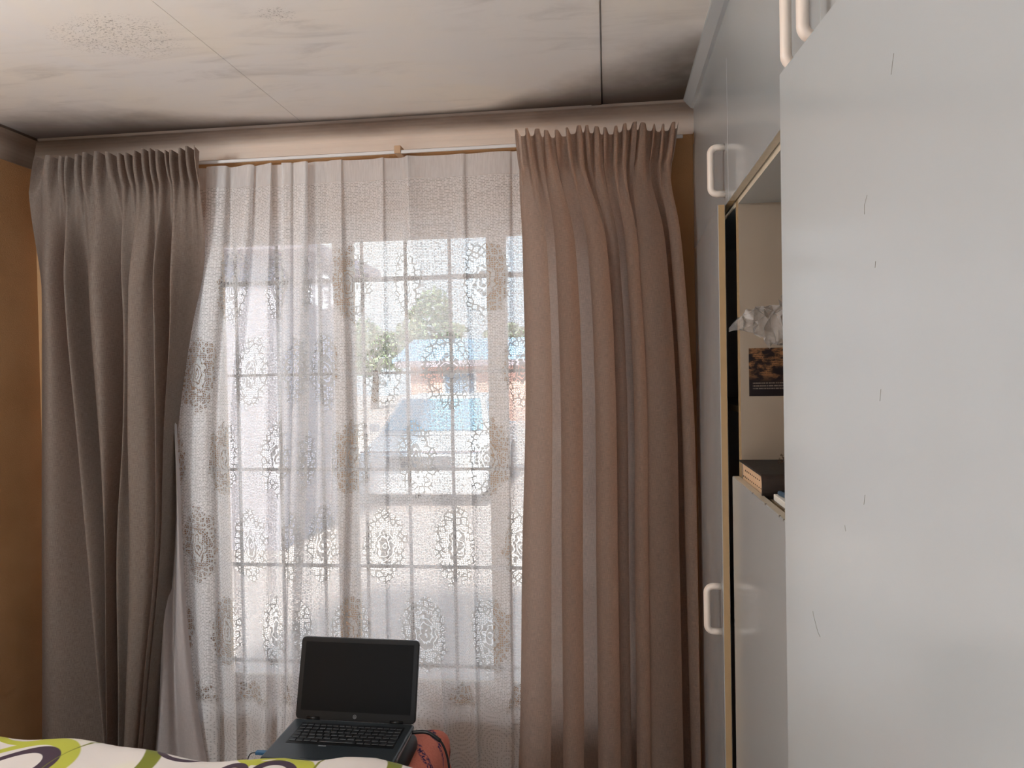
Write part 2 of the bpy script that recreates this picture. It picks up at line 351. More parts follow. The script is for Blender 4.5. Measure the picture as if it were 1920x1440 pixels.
# ------------------------------------------------------------------ mesh helpers
class MB:
    def __init__(s): s.v = []; s.f = []
    def box(s, x0, x1, y0, y1, z0, z1, mat=None):
        b = len(s.v)
        P = [(x0,y0,z0),(x1,y0,z0),(x1,y1,z0),(x0,y1,z0),(x0,y0,z1),(x1,y0,z1),(x1,y1,z1),(x0,y1,z1)]
        if mat is not None: P = [tuple(mat @ Vector(q)) for q in P]
        s.v += P
        s.f += [tuple(b+i for i in q) for q in ((0,3,2,1),(4,5,6,7),(0,1,5,4),(1,2,6,5),(2,3,7,6),(3,0,4,7))]
        return s
    def prism(s, poly, axis, a0, a1):      # polygon (2D) extruded along an axis
        b = len(s.v); n = len(poly)
        def P(q, a): return {'x': (a, q[0], q[1]), 'y': (q[0], a, q[1]), 'z': (q[0], q[1], a)}[axis]
        s.v += [P(q, a0) for q in poly]+[P(q, a1) for q in poly]
        s.f += [tuple(b+i for i in range(n))[::-1], tuple(b+n+i for i in range(n))]
        s.f += [(b+i, b+(i+1) % n, b+n+(i+1) % n, b+n+i) for i in range(n)]
        return s
    def tube(s, path, r, seg=8, cap=True, sx=1.0, up=(0, 0, 1)):
        path = [Vector(p) for p in path]; n = len(path); b = len(s.v)
        rs = r if isinstance(r, (list, tuple)) else [r]*n
        pu = None
        for i, p in enumerate(path):
            t = (path[min(i+1, n-1)]-path[max(i-1, 0)]).normalized()
            if pu is None:
                a = Vector(up) if abs(t.dot(Vector(up))) < .95 else Vector((1, 0, 0)); pu = (a-t*a.dot(t)).normalized()
            else: pu = (pu-t*pu.dot(t)).normalized()
            w = t.cross(pu)
            for k in range(seg):
                an = 2*PI*k/seg; s.v.append(tuple(p+pu*math.cos(an)*rs[i]*sx+w*math.sin(an)*rs[i]))
        for i in range(n-1):
            for k in range(seg):
                s.f.append((b+i*seg+k, b+i*seg+(k+1) % seg, b+(i+1)*seg+(k+1) % seg, b+(i+1)*seg+k))
        if cap: s.f += [tuple(b+k for k in range(seg))[::-1], tuple(b+(n-1)*seg+k for k in range(seg))]
        return s
    def lathe(s, prof, c, seg=24, axis='z'):
        b = len(s.v); n = len(prof)
        for (r, h) in prof:
            for k in range(seg):
                a = 2*PI*k/seg; q = (r*math.cos(a), r*math.sin(a), h)
                if axis == 'x': q = (q[2], q[0], q[1])
                elif axis == 'y': q = (q[0], q[2], q[1])
                s.v.append((c[0]+q[0], c[1]+q[1], c[2]+q[2]))
        for i in range(n-1):
            for k in range(seg): s.f.append((b+i*seg+k, b+i*seg+(k+1) % seg, b+(i+1)*seg+(k+1) % seg, b+(i+1)*seg+k))
        s.f += [tuple(b+k for k in range(seg))[::-1], tuple(b+(n-1)*seg+k for k in range(seg))]
        return s
    def grid(s, G):
        G = np.asarray(G, float); a, c = G.shape[:2]; b = len(s.v)
        s.v += [tuple(q) for q in G.reshape(-1, 3)]
        s.f += [(b+i*c+j, b+i*c+j+1, b+(i+1)*c+j+1, b+(i+1)*c+j) for i in range(a-1) for j in range(c-1)]
        return s
    def mesh(s, name, mat, bevel=0, smooth=False, seg=2, fixn=True, subdiv=0):
        me = bpy.data.meshes.new(name); me.from_pydata(s.v, [], s.f)
        bm = bmesh.new(); bm.from_mesh(me)
        if fixn: bmesh.ops.recalc_face_normals(bm, faces=bm.faces)
        if bevel: bmesh.ops.bevel(bm, geom=list(bm.edges), offset=bevel, segments=seg, profile=.5, affect='EDGES', clamp_overlap=True)
        if smooth:
            for f in bm.faces: f.smooth = True
        bm.to_mesh(me); bm.free(); me.materials.append(MAT.get(mat, mat) if isinstance(mat, str) else mat); return me
    def build(s, name, mat, parent=None, **kw):
        return link(name, s.mesh(name, mat, **kw), parent)
def link(name, data, parent=None, loc=None, rot=None):
    ob = bpy.data.objects.new(name, data); COL.objects.link(ob)
    if parent: ob.parent = parent
    if loc: ob.location = loc
    if rot: ob.rotation_euler = rot
    return ob
def tag(ob, label=None, cat=None, group=None, kind=None):
    for k, v in (('label', label), ('category', cat), ('group', group), ('kind', kind)):
        if v: ob[k] = v
    return ob
def empty(name, loc=(0, 0, 0), rot=(0, 0, 0)):
    ob = link(name, None); ob.location = loc; ob.rotation_euler = rot; ob.empty_display_size = .1
    return ob
def hermite(xs, Y, xq):
    """smooth interpolation of rows Y (n, ...) at xs to xq"""
    xs = np.asarray(xs, float); Y = np.asarray(Y, float); xq = np.clip(xq, xs[0], xs[-1])
    sh = (-1,)+(1,)*(Y.ndim-1)
    d = np.zeros_like(Y); h = np.diff(xs); dl = np.diff(Y, axis=0)/h.reshape(sh)
    d[0], d[-1] = dl[0], dl[-1]; d[1:-1] = (dl[:-1]*h[1:].reshape(sh)+dl[1:]*h[:-1].reshape(sh))/(h[:-1]+h[1:]).reshape(sh)
    i = np.clip(np.searchsorted(xs, xq, 'right')-1, 0, len(xs)-2); t = ((xq-xs[i])/h[i]).reshape(sh); hh = h[i].reshape(sh)
    return (2*t**3-3*t**2+1)*Y[i]+(t**3-2*t**2+t)*hh*d[i]+(-2*t**3+3*t**2)*Y[i+1]+(t**3-t**2)*hh*d[i+1]
def cloth_mesh(name, G, mat, ulen=None):
    """sheet of cloth from a (rows, cols, 3) grid, UV in metres"""
    G = np.asarray(G); me = bpy.data.meshes.new(name); R_, C_ = G.shape[:2]
    idx = np.arange(R_*C_).reshape(R_, C_)
    F = np.stack([idx[:-1, :-1], idx[1:, :-1], idx[1:, 1:], idx[:-1, 1:]], -1).reshape(-1, 4)
    me.from_pydata(G.reshape(-1, 3).tolist(), [], F.tolist())
    if ulen is None:
        mid = G[int(R_*.6)]; ulen = np.concatenate([[0], np.cumsum(np.linalg.norm(np.diff(mid, axis=0), axis=1))])
    U = np.broadcast_to(ulen, (R_, C_)).ravel(); V = G[..., 2].ravel()
    uvl = me.uv_layers.new(name='UVMap'); li = np.empty(len(me.loops), np.int32); me.loops.foreach_get('vertex_index', li)
    uvl.data.foreach_set('uv', np.stack([U[li], V[li]], -1).ravel().astype(np.float32))
    me.polygons.foreach_set('use_smooth', np.ones(len(me.polygons), bool))
    me.materials.append(MAT[mat]); return me, ulen
def text_mesh(txt, size, depth, mat, name):
    cu = bpy.data.curves.new(name, 'FONT'); cu.body = txt; cu.size = size; cu.extrude = depth; cu.align_x = 'CENTER'; cu.align_y = 'CENTER'; cu.shear = .25
    ob = bpy.data.objects.new(name, cu); COL.objects.link(ob)
    dg = bpy.context.evaluated_depsgraph_get(); me = bpy.data.meshes.new_from_object(ob.evaluated_get(dg)); me.name = name
    bpy.data.objects.remove(ob); me.materials.clear(); me.materials.append(MAT[mat]); return me

# ------------------------------------------------------------------ the room shell
XL, XR, YB, YW, ZC = -2.24, .90, -1.95, 2.80, 2.53
YO = 3.02
WX0, WX1, WZ0, WZ1 = -1.60, .11, .33, 2.17
tag(MB().box(XL-.2, XR+.2, YB-.2, YO, -.12, 0).build('floor', 'floor_tile'), kind='structure', label='tiled bedroom floor')
tag(MB().box(XL-.2, XL, YB-.2, YO, 0, ZC+.1).build('wall_left', 'wall'), kind='structure', label='ochre brown plastered wall left of the curtains')
tag(MB().box(XR, XR+.2, YB-.2, YO, 0, ZC+.1).build('wall_right', 'wall'), kind='structure', label='plastered wall behind the wardrobe')
m = MB(); m.box(XL, WX0, YW, YO, 0, ZC+.1).box(WX1, XR, YW, YO, 0, ZC+.1).box(WX0, WX1, YW, YO, 0, WZ0).box(WX0, WX1, YW, YO, WZ1, ZC+.1)
tag(m.build('wall_front', 'wall'), kind='structure', label='ochre brown plastered window wall')
BX0, BX1, BZ0, BZ1 = -2.1, .3, .5, 2.2  # opening for the added back window that brings in fill daylight
m = MB(); m.box(XL, BX0, YB-.2, YB, 0, ZC+.1).box(BX1, XR, YB-.2, YB, 0, ZC+.1).box(BX0, BX1, YB-.2, YB, 0, BZ0).box(BX0, BX1, YB-.2, YB, BZ1, ZC+.1)
tag(m.build('wall_back', 'wall'), kind='structure', label='plastered wall behind the viewer')
# ceiling: boards with joints
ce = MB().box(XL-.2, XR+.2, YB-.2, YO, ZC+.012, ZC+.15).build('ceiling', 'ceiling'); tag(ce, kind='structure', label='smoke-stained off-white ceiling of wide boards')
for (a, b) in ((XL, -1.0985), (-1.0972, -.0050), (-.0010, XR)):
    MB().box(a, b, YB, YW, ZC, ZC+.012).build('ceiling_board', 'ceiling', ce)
MB().box(-.040, -.0065, YB, YW, ZC-.0025, ZC).build('joint_strip', 'ceiling', ce)
# cornices
def cove(name, axis, a0, a1, wall, sgn):
    pts = []; R_ = .085
    for k in range(9):
        t = k/8*PI/2; pts.append((R_*(1-math.sin(t)), R_*(1-math.cos(t))))
    prof = [(0, 0)]+[(p[0]*.88, p[1]) for p in pts]
    prof = [(wall+sgn*q[0], ZC-q[1]) for q in [(0, 0), (.078, 0), (.078, .012)]+[(.078*(1-math.sin(k/8*PI/2))+.006, .012+.078*(1-math.cos(k/8*PI/2))) for k in range(9)]+[(.006, .098), (0, .098)]]
    ob = MB().prism(prof, axis, a0, a1).build(name, 'cornice'); tag(ob, kind='structure'); return ob
cove('trim_1', 'x', XL, .330, YW, -1)['label'] = 'dark-edged cove cornice above the curtains'
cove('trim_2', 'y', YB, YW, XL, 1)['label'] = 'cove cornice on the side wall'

# windows
def window(name, x0, x1, z0, z1, y, mull, label, bars=True):
    w = empty(name, (0, 0, 0)); tag(w, label=label, kind='structure')
    fr = MB(); t = .05
    fr.box(x0, x0+t, y-.03, y+.03, z0, z1).box(x1-t, x1, y-.03, y+.03, z0, z1).box(x0+t, x1-t, y-.03, y+.03, z0, z0+t).box(x0+t, x1-t, y-.03, y+.03, z1-.04, z1)
    fr.build('window_frame', 'frame_paint', w, bevel=.004)
    xs = [x0+t]
    for mx in mull:
        MB().box(mx-.036, mx+.036, y-.03, y+.03, z0+t, z1-.04).build('mullion', 'frame_paint', w, bevel=.004); xs += [mx-.036, mx+.036]
    xs.append(x1-t)
    for k in range(0, len(xs), 2):
        MB().box(xs[k], xs[k+1], y-.004, y+.004, z0+t, z1-.04).build('pane', 'glass', w)
        if bars: MB().box(xs[k], xs[k+1], y-.014, y-.005, 1.966, 1.984).build('glazing_bar', 'bar_steel', w)
    return w
win = window('window_1', WX0, WX1, WZ0, WZ1, 2.96, (-1.036, -.421), 'three-light window with tan frame behind the lace curtains')
for k in range(9):
    x = -1.463+.1735*k
    if abs(x+1.036) < .05 or abs(x+.421) < .05 or x > WX1-.06: continue
    MB().tube([(x, 2.905, WZ0+.01), (x, 2.905, WZ1-.01)], .0068, 8).build('burglar_bar', 'bar_steel', win, smooth=True)
for z in (1.605, 1.230, .85, .465):
    MB().box(WX0+.005, WX1-.005, 2.898, 2.912, z-.0055, z+.0055).build('burglar_bar', 'bar_steel', win)
MB().box(WX0+.001, WX1-.001, 2.77, 2.925, WZ0-.018, WZ0+.006).build('window_sill', 'frame_paint', win, bevel=.004)
window('fill_window', BX0, BX1, BZ0, BZ1, YB-.1, (-1.3, -.5), 'wide window added in the unseen back wall for fill daylight', bars=False)

# ------------------------------------------------------------------ curtain rails
def rail(y, z, x0, x1, label):
    e = empty('curtain_rail', ((x0+x1)/2, y, z)); tag(e, label, 'curtain rail')
    def loc(b): return [(p[0]-(x0+x1)/2, p[1]-y, p[2]-z) for p in b]
    m = MB().box(x0, x1, y-.005, y+.005, z-.0055, z+.0055); m.v = loc(m.v); m.build('track', 'rail_white', e, bevel=.002)
    return e
r1 = rail(2.705, 2.398, -1.98, .27, 'thin white metal curtain rail above the lace curtains')
for x in (-.735, -1.75, .12):
    MB().box(x-.012+.855, x+.012+.855, -.009, .093, -.006, .022).build('bracket', 'clip_tan', r1, bevel=.002)

# ------------------------------------------------------------------ heavy curtains
def curtain(table, ys, dep, Y0, top_px, pinch_px, N, amp, phase, nu=14, nv=70, botz=.06):
    """table: rows per height (photo px x measured on plane Y0) x control points; dep: depth of each control point (m, + toward room)"""
    K = len(dep); uq = np.linspace(0, K-1, (K-1)*nu+1)
    rowsX = []; zs = []
    for yy, row in zip(ys, table):
        X = np.array([onY(px, yy, Y0).x for px in row]); rowsX.append(X)
        zs.append(onY(sum(row)/len(row), yy, Y0).z)
    rowsX = np.array(rowsX); zs = np.array(zs)
    # extend straight to the floor
    ext = rowsX[-1]+(rowsX[-1]-rowsX[-2])*.5; rowsX = np.vstack([rowsX, ext]); zs = np.append(zs, botz)
    zq = np.concatenate([np.linspace(zs[0], zs[1], 14)[:-1], np.linspace(zs[1], botz, nv)])
    XX = hermite(-zs, rowsX, -zq)                       # rows x K
    DD = np.repeat(np.asarray(dep)[None], len(zq), 0)
    f = np.clip((zs[0]-zq)/(.38), 0, 1); f = f*f*(3-2*f)
    DD = DD*(.18+.82*f[:, None])
    Xu = np.minimum(hermite(np.arange(K), XX.T, uq).T, .284); Du = hermite(np.arange(K), DD.T, uq).T
    un = (uq/(K-1))
    # pencil pleats fade below the tape
    sn = np.sin(2*PI*N*un+phase+.8*np.sin(5*un+1)); pl = np.tanh(2.4*sn)/np.tanh(2.4)
    fade = np.exp(-np.maximum(zs[0]-zq, 0)/.07)
    Du = Du+pl[None]*amp*.55*fade[:, None]
    body = np.stack([Xu, Y0-Du, np.repeat(zq[:, None], len(uq), 1)], -1)
    # heading above the tape: flares open again
    L, R2 = onY(top_px[0], top_px[2], Y0).x, onY(top_px[1], top_px[2], Y0).x
    zt = onY((top_px[0]+top_px[1])/2, top_px[2], Y0).z
    xt = L+(R2-L)*un + .006*np.sin(2*PI*N*.5*un+phase)
    xt = .35*xt + .65*(L+(R2-L)*(Xu[0]-Xu[0, 0])/(Xu[0, -1]-Xu[0, 0]))
    head = []
    for k in range(12):
        t = 1-k/12.0
        ease = t**.75
        x = Xu[0]*(1-ease)+xt*ease
        d = (Du[0])*(1-ease)+(pl*amp*1.25)*ease + .010*math.sin(t*PI)*.6
        z = zs[0]+(zt-zs[0])*t + .006*ease*np.sin(2*PI*3*un+phase)*t + .004*ease*pl
        head.append(np.stack([x, Y0-d, z], -1))
    return np.concatenate([np.array(head), body], 0)
YC = 2.615
ysR = [312, 345, 420, 540, 700, 1050, 1440]
RID = [(1010, 25, 1003, 30, .9), (1071, 20, 1076, 19, 1.0), (1134, 19, 1143, 21, 1.0), (1163, 11, 1172, 12, .35), (1199, 12, 1207, 13, .7), (1238, 27, 1251, 30, 1.0), (1285, 11, 1312, 15, .75)]
r700, r1440, depR = [], [], []
for k, (xa, ha, xb, hb, dd) in enumerate(RID):
    prof_ = [(-.30, -.050), (-.85, -.018), (-1.0, .02), (-.62, .050), (0, .060), (.62, .050), (1.0, .02), (.85, -.018), (.30, -.050)]
    if k == 0: prof_ = [(-1.0, .0), (-.7, .035), (-.2, .055)]+prof_[5:]
    for dx, d_ in prof_:
        r700.append(xa+dx*ha); r1440.append(xb+dx*hb); depR.append(d_*dd if d_ > 0 else d_)
    if k < len(RID)-1:
        r700.append((xa+ha+RID[k+1][0]-RID[k+1][1])/2); r1440.append((xb+hb+RID[k+1][2]-RID[k+1][3])/2); depR.append(-.062)
depR = np.array(depR); K = len(r700)
sc_ = [974+(b-984)*(288/312) for b in r700]; ln_ = np.linspace(974, 1262, K)
r312 = [.72*a+.28*b for a, b in zip(ln_, sc_)]; r345 = [.5*a+.5*b for a, b in zip(ln_, sc_)]
r420 = [.16*a+.5*b+.34*c for a, b, c in zip(ln_, sc_, r700)]; r540 = [.35*b+.65*c for b, c in zip(sc_, r700)]
r1050 = [(a+b)/2 for a, b in zip(r700, r1440)]
GR = curtain([r312, r345, r420, r540, r700, r1050, r1440], ysR, depR*1.15, YC, (966, 1272, 243), None, 17, .024, .6, nu=7)
cr_ = empty('curtain', (float(GR[..., 0].mean()), YC, .06)); tag(cr_, 'taupe linen curtain glowing with daylight beside the white wardrobe', 'curtain', 'heavy linen curtains')
def part_cloth(name, G, mat, parent, ulen=None):
    me, ul = cloth_mesh(name, G-np.array(parent.location), mat, ulen)
    # uv keeps real height
    ob = link(name, me, parent); return ob, ul
part_cloth('drape', GR[11:], 'linen_taupe', cr_)
part_cloth('pleated_heading', GR[:12], 'linen_taupe', cr_)

ysL = [350, 450, 620, 820, 1000, 1300, 1420]
TL = [
 [52, 50, 50, 50, 50, 51, 51], [96, 100, 108, 110, 112, 115, 118], [118, 117, 125, 140, 152, 185, 200], [130, 133, 143, 162, 178, 203, 214],
 [149, 149, 157, 178, 200, 213, 219], [165, 175, 185, 200, 212, 218, 221], [190, 197, 208, 216, 219, 221, 223], [215, 227, 226, 226, 219, 222, 224],
 [236, 232, 238, 236, 226, 228, 228], [250, 252, 252, 246, 243, 240, 238], [264, 266, 264, 264, 268, 260, 255], [282, 288, 284, 292, 294, 278, 268],
 [292, 297, 300, 304, 306, 283, 272], [306, 306, 309, 311, 311, 286, 276], [320, 319, 319, 315, 313, 288, 278], [329, 330, 330, 319, 315, 289, 279],
 [345, 345, 334, 318, 313, 287, 278], [360, 360, 337, 316, 310, 284, 275], [374, 373, 340, 313, 306, 280, 272]]
depL = np.array([-.055, .035, -.05, .035, -.045, .03, .04, -.055, .015, -.01, .055, .05, .015, .045, -.04, .03, .005, -.03, -.05])
tabL = np.array(TL).T.tolist()
GL = curtain(tabL, ysL, depL*1.4, YC, (72, 372, 290), None, 18, .022, 2.0)
cl_ = empty('curtain', (float(GL[..., 0].mean()), YC, .06)); tag(cl_, 'grey-taupe curtain with slanting folds and pale lining, hanging against the ochre wall', 'curtain', 'heavy linen curtains')
part_cloth('drape', GL[11:], 'linen_grey_taupe', cl_); part_cloth('pleated_heading', GL[:12], 'linen_grey_taupe', cl_)
# pale lining showing where the edge turns back
ysN = [640, 760, 900, 1050, 1200, 1300, 1420]
TN = [[326, 318, 312, 308, 292, 284, 276], [332, 321, 317, 311, 300, 298, 290], [335, 323, 322, 318, 312, 310, 302], [337, 325, 326, 320, 317, 318, 318],
      [338, 327, 329, 322, 320, 322, 330], [340, 329, 333, 334, 336, 342, 352], [342, 331, 337, 342, 350, 360, 378], [341, 330, 335, 341, 352, 364, 384]]
depN = np.array([-.03, .0, .025, .012, -.02, .01, .018, -.01])
Xn = np.array([[onY(px, yy, 2.66).x for px in row] for row, yy in zip(np.array(TN).T, ysN)]); zn = np.array([onY(330, yy, 2.66).z for yy in ysN])
Xn = np.vstack([Xn, Xn[-1]+(Xn[-1]-Xn[-2])*.6]); zn = np.append(zn, .06); zq = np.linspace(zn[0], .06, 60)
Xq = hermite(-zn, Xn, -zq); uq = np.linspace(0, 7, 71); Xq = hermite(np.arange(8), Xq.T, uq).T
Dq = np.outer(np.clip((zn[0]-zq)/.5, 0, 1), hermite(np.arange(8), depN, uq))
GN = np.stack([Xq, 2.66-Dq, np.repeat(zq[:, None], len(uq), 1)], -1)
lo, _ = part_cloth('lining', GN, 'lining_satin', cl_); lo['label'] = 'pale satin lining turned out at the edge'

# ------------------------------------------------------------------ lace curtains
def net(edges, Y0, amp, label, botz, seedv, anchor, nv=64, nu=10, topy=300, under=.35):
    """edges: list of (px at top, px at mid, px at bottom, depth, overlap) control points"""
    K = len(edges); ys = [topy, 420, 760, 1100, 1440]
    E_ = np.array([[e[0], e[0]*.85+e[1]*.15, e[1], (e[1]+e[2])/2+e[4], e[2]] for e in edges])
    X = np.array([[onY(px, yy, Y0).x for px in E_[:, k]] for k, yy in enumerate(ys)]); z = np.array([onY(650, yy, Y0).z for yy in ys])
    z = np.append(z, botz); X = np.vstack([X, X[-1]+(X[-1]-X[-2])*.3])
    ztape = onY(650, 341, Y0).z
    zq = np.concatenate([np.linspace(z[0], ztape, 6), np.linspace(ztape, botz, nv)[1:]])
    Xq = hermite(-z, X, -zq); uq = np.linspace(0, K-1, (K-1)*nu+1); Xq = hermite(np.arange(K), Xq.T, uq).T
    dep = hermite(np.arange(K), np.array([e[3] for e in edges])*amp, uq)
    fl = .55+.45*np.clip((z[0]-zq)/.5, 0, 1)
    rip = .004*np.sin(uq*2.3+seedv)
    D = dep[None]*fl[:, None]+rip[None]*np.sin(zq[:, None]*3+seedv)
    G = np.stack([Xq, Y0-D, np.repeat(zq[:, None], len(uq), 1)], -1)
    e = empty('lace_curtain', (float(G[..., 0].mean()), Y0, botz)); tag(e, label, 'lace curtain', 'lace net curtains')
    mid = G[int(len(zq)*.6)]; ul = np.concatenate([[0], np.cumsum(np.linalg.norm(np.diff(mid, axis=0), axis=1))])
    ax_ = onY(anchor, 690, Y0).x; ul = ul-np.interp(ax_, np.maximum.accumulate(mid[:, 0]), ul)+20*LPU
    part_cloth2('lace_panel', G[5:], 'lace', e, ul); part_cloth2('heading_tape', G[:6], 'lace_heading', e, ul)
    # stitched thread along the tape
    row = G[5]+np.array([0, -.002, 0]); MB().tube([tuple(q-np.array(e.location)) for q in row[::2]], .0011, 5).build('stitch_line', 'rail_white', e, smooth=True)
def part_cloth2(name, G, mat, parent, ul):
    off = np.array(parent.location); me, _ = cloth_mesh(name, G, mat, ul)
    me.transform(Matrix.Translation(-Vector(off))); return link(name, me, parent)
A = [(352, 330, 352, 0, 0), (385, 340, 368, -.6, 0), (391, 385, 385, .9, 0), (424, 398, 412, .5, 0), (430, 404, 410, -.8, 0), (466, 436, 448, .8, 0), (476, 440, 442, -.3, 0), (470, 452, 462, -.9, 0),
     (506, 486, 492, .7, 0), (512, 505, 505, .9, 0), (508, 510, 503, -.6, 0), (530, 520, 513, -.9, 0), (530, 535, 522, .8, 0), (545, 548, 532, .6, 0), (549, 545, 528, -.7, 0), (552, 551, 530, .4, 0), (572, 562, 540, .9, 2), (578, 580, 546, .2, 4)]
B = [(560, 556, 536, -.6, 0), (572, 588, 570, -.8, 0), (590, 600, 592, .2, 0), (612, 622, 606, -.5, 0), (624, 628, 620, .8, 0), (640, 652, 640, .9, 0), (647, 660, 650, -.5, 0), (690, 700, 690, -.2, 0), (716, 722, 722, .4, 0), (724, 732, 735, -.4, 0), (752, 770, 800, -.3, 0),
     (764, 788, 846, .9, 0), (772, 800, 852, .95, 0), (800, 830, 866, .1, 0), (846, 862, 884, -.5, 0), (868, 880, 896, .5, 0), (880, 892, 905, -.4, 0), (930, 935, 938, .25, 0), (955, 955, 958, .5, 0), (965, 965, 966, -.5, 0), (1010, 1010, 1010, .3, 0), (1060, 1062, 1070, -.4, 0), (1110, 1112, 1120, .5, 0), (1170, 1172, 1180, -.3, 0), (1215, 1215, 1220, .2, 0)]
net(A, 2.712, .026, 'gathered white lace curtain with close folds beside the grey-taupe curtain', .07, 1.0, 462, under=.3)
net(B, 2.742, .022, 'flat-hung white flower-patterned lace curtain over the middle of the window', .07, 4.0, 716)

# ------------------------------------------------------------------ built-in wardrobe units
XF, TH, XC, XBK = .305, .018, .3255, .885
Y1, Y2, Y3, Y4 = .305, 1.135, 1.968, 2.722
ZO0, ZO1 = 2.015, 2.372
def handle_mesh():
    h, pr, r = .118, .036, .0085
    pts = [(0, 0, -h/2)]
    for k in range(7):
        a = k/6*PI/2; pts.append((-pr+.016-.016*math.sin(a), 0, -h/2+.016-.016*math.cos(a)))
    for k in range(7):
        a = k/6*PI/2; pts.append((-pr+.016-.016*math.cos(a), 0, h/2-.016+.016*math.sin(a)))
    pts.append((0, 0, h/2))
    return MB().tube(pts, r, 12, up=(0, 1, 0), sx=1.15).mesh('handle', 'handle_plastic', smooth=True)
HM = handle_mesh()
def door_at(parent, w, z0, z1, hinge, ang, near_hinge, hz, edge='edge_band', handle=True, base=(0, 0, 0)):
    """door panel hinged on a vertical edge; runs away (+Y) from a near hinge or toward the room's near side from a far hinge"""
    s = 1 if near_hinge else -1
    d = link('door', None); d.parent = parent
    m = MB().box(0, TH, min(0, s*w), max(0, s*w), z0, z1)
    me = m.mesh('door', 'white_melamine', bevel=.0012, seg=1)
    me.materials.append(MAT[edge])
    for p in me.polygons:
        if abs(p.normal.x) < .5: p.material_index = 1
    dd = link('door', me, parent); bpy.data.objects.remove(d)
    dd.location = Vector((hinge[0]-base[0], hinge[1]-base[1], -base[2])); dd.rotation_euler = (0, 0, ang)
    if handle:
        h = link('handle', HM, dd); h.location = (0, s*(w-.048), hz)
    return dd
def unit(name, y0, y1, z0, z1, label, cat, shelves=(), bottom=True, top=True, back=True, group=None, skip_far=False):
    e = empty(name, (XC, (y0+y1)/2, z0)); tag(e, label, cat, group)
    def B_(n, *b, mat='panel_melamine', edge=True, em='edge_band'):
        b = list(b); b[0] -= XC; b[1] -= XC; b[2] -= (y0+y1)/2; b[3] -= (y0+y1)/2; b[4] -= z0; b[5] -= z0
        me = MB().box(*b).mesh(n, mat)
        if edge:
            me.materials.append(MAT[em])
            for p in me.polygons:
                if p.normal.x < -.5: p.material_index = 1
        return link(n, me, e)
    t = .016
    B_('side_panel', XC, XBK, y0+.001, y0+t, z0, z1); B_('side_panel', XC, XBK, y1-t, y1-.001, z0, z1)
    B_('back_panel', XBK-.006, XBK, y0+t, y1-t, z0, z1, mat='dark_inside' if name == 'tall_wardrobe' else 'panel_melamine', edge=False)
    if bottom: B_('bottom_panel', XC, XBK-.006, y0+t, y1-t, z0, z0+t, mat='white_melamine')
    if top: B_('top_panel', XC, XBK-.006, y0+t, y1-t, z1-t, z1, mat='white_melamine', em='raw_edge')
    for z in shelves: B_('shelf', XC+.012, XBK-.006, y0+t, y1-t, z-t, z)
    return e, B_
def base_of(y0, y1, z0): return (XC, (y0+y1)/2, z0)
# overhead cabinets (closed)
e, _ = unit('overhead_cabinet', Y3+.001, Y4, ZO0+.006, ZO1, 'white overhead cabinet next to the curtain, its door handle low at the near side', 'cabinet', group='overhead cabinets')
b = tuple(e.location); door_at(e, Y4-Y3-.0028, ZO0, ZO1-.002, (XF, Y4-.002), 0, False, ZO0+.088, base=(b[0], b[1], b[2]))
e, _ = unit('overhead_cabinet', Y2+.001, Y3-.001, ZO0+.006, ZO1, 'white overhead cabinet above the open shelf', 'cabinet', group='overhead cabinets')
b = tuple(e.location); door_at(e, Y3-Y2-.0016, ZO0, ZO1-.002, (XF, Y3-.0008), 0, False, ZO0+.088, edge='raw_edge', base=b)
e, _ = unit('overhead_cabinet', Y1, Y2-.001, ZO0+.006, ZO1, 'white overhead cabinet above the large scratched ajar door', 'cabinet', group='overhead cabinets')
b = tuple(e.location); door_at(e, Y2-Y1-.0028, ZO0, ZO1-.002, (XF, Y1+.002), 0, True, ZO0+.088, base=b)
# tall unit by the window, door ajar
e, _ = unit('tall_wardrobe', Y3+.001, Y4, .0, ZO0+.004, 'tall white wardrobe beside the curtain with its narrow door slightly ajar', 'wardrobe', shelves=(1.50, .9), group='tall wardrobe units')
b = tuple(e.location); door_at(e, Y4-Y3-.030, .06, ZO0-.003, (XF, Y4-.002), math.radians(-1.75), False, .972, base=b)
# open shelf unit with a door below
e, B_ = unit('open_shelf_cabinet', Y2+.001, Y3-.001, .0, ZO0+.004, 'open-fronted shelf cabinet holding a black book, white door below', 'cabinet', shelves=(1.322,))
b = tuple(e.location); door_at(e, Y3-Y2-.006, .06, 1.330, (XF, Y3-.003), 0, False, .940, edge='raw_edge', base=b)
# near unit with the large ajar door
e, _ = unit('tall_wardrobe', Y1, Y2-.001, .0, ZO0+.004, 'large wardrobe unit in front with a wide scratched white door standing ajar', 'wardrobe', shelves=(1.6, .9), group='tall wardrobe units')
b = tuple(e.location); bd = door_at(e, .822, .06, ZO0-.003, (XF, Y1+.003), math.radians(4.05), True, .972, base=b)
bdM = Matrix.Translation(Vector((XF, Y1+.003, 0))) @ Matrix.Rotation(math.radians(4.05), 4, 'Z')
def on_door(px, py):
    q = bdM.inverted() @ Vector((0, 0, CAM_H)); d = bdM.inverted().to_3x3() @ ray(px, py); t = -q.x/d.x; r_ = q+d*t; return r_
ldoor = [c for c in bpy.data.objects if c.name.startswith('door') and c.parent and c.parent.name == 'open_shelf_cabinet'][0]
for yy, ww in ((1.565, .008), (1.44, .006), (1.405, .005), (1.70, .004)):
    MB().box(-.0004, .003, yy-ww/2-(Y3-.003), yy+ww/2-(Y3-.003), 1.327, 1.3304).build('edge_chip', 'scratch', ldoor)
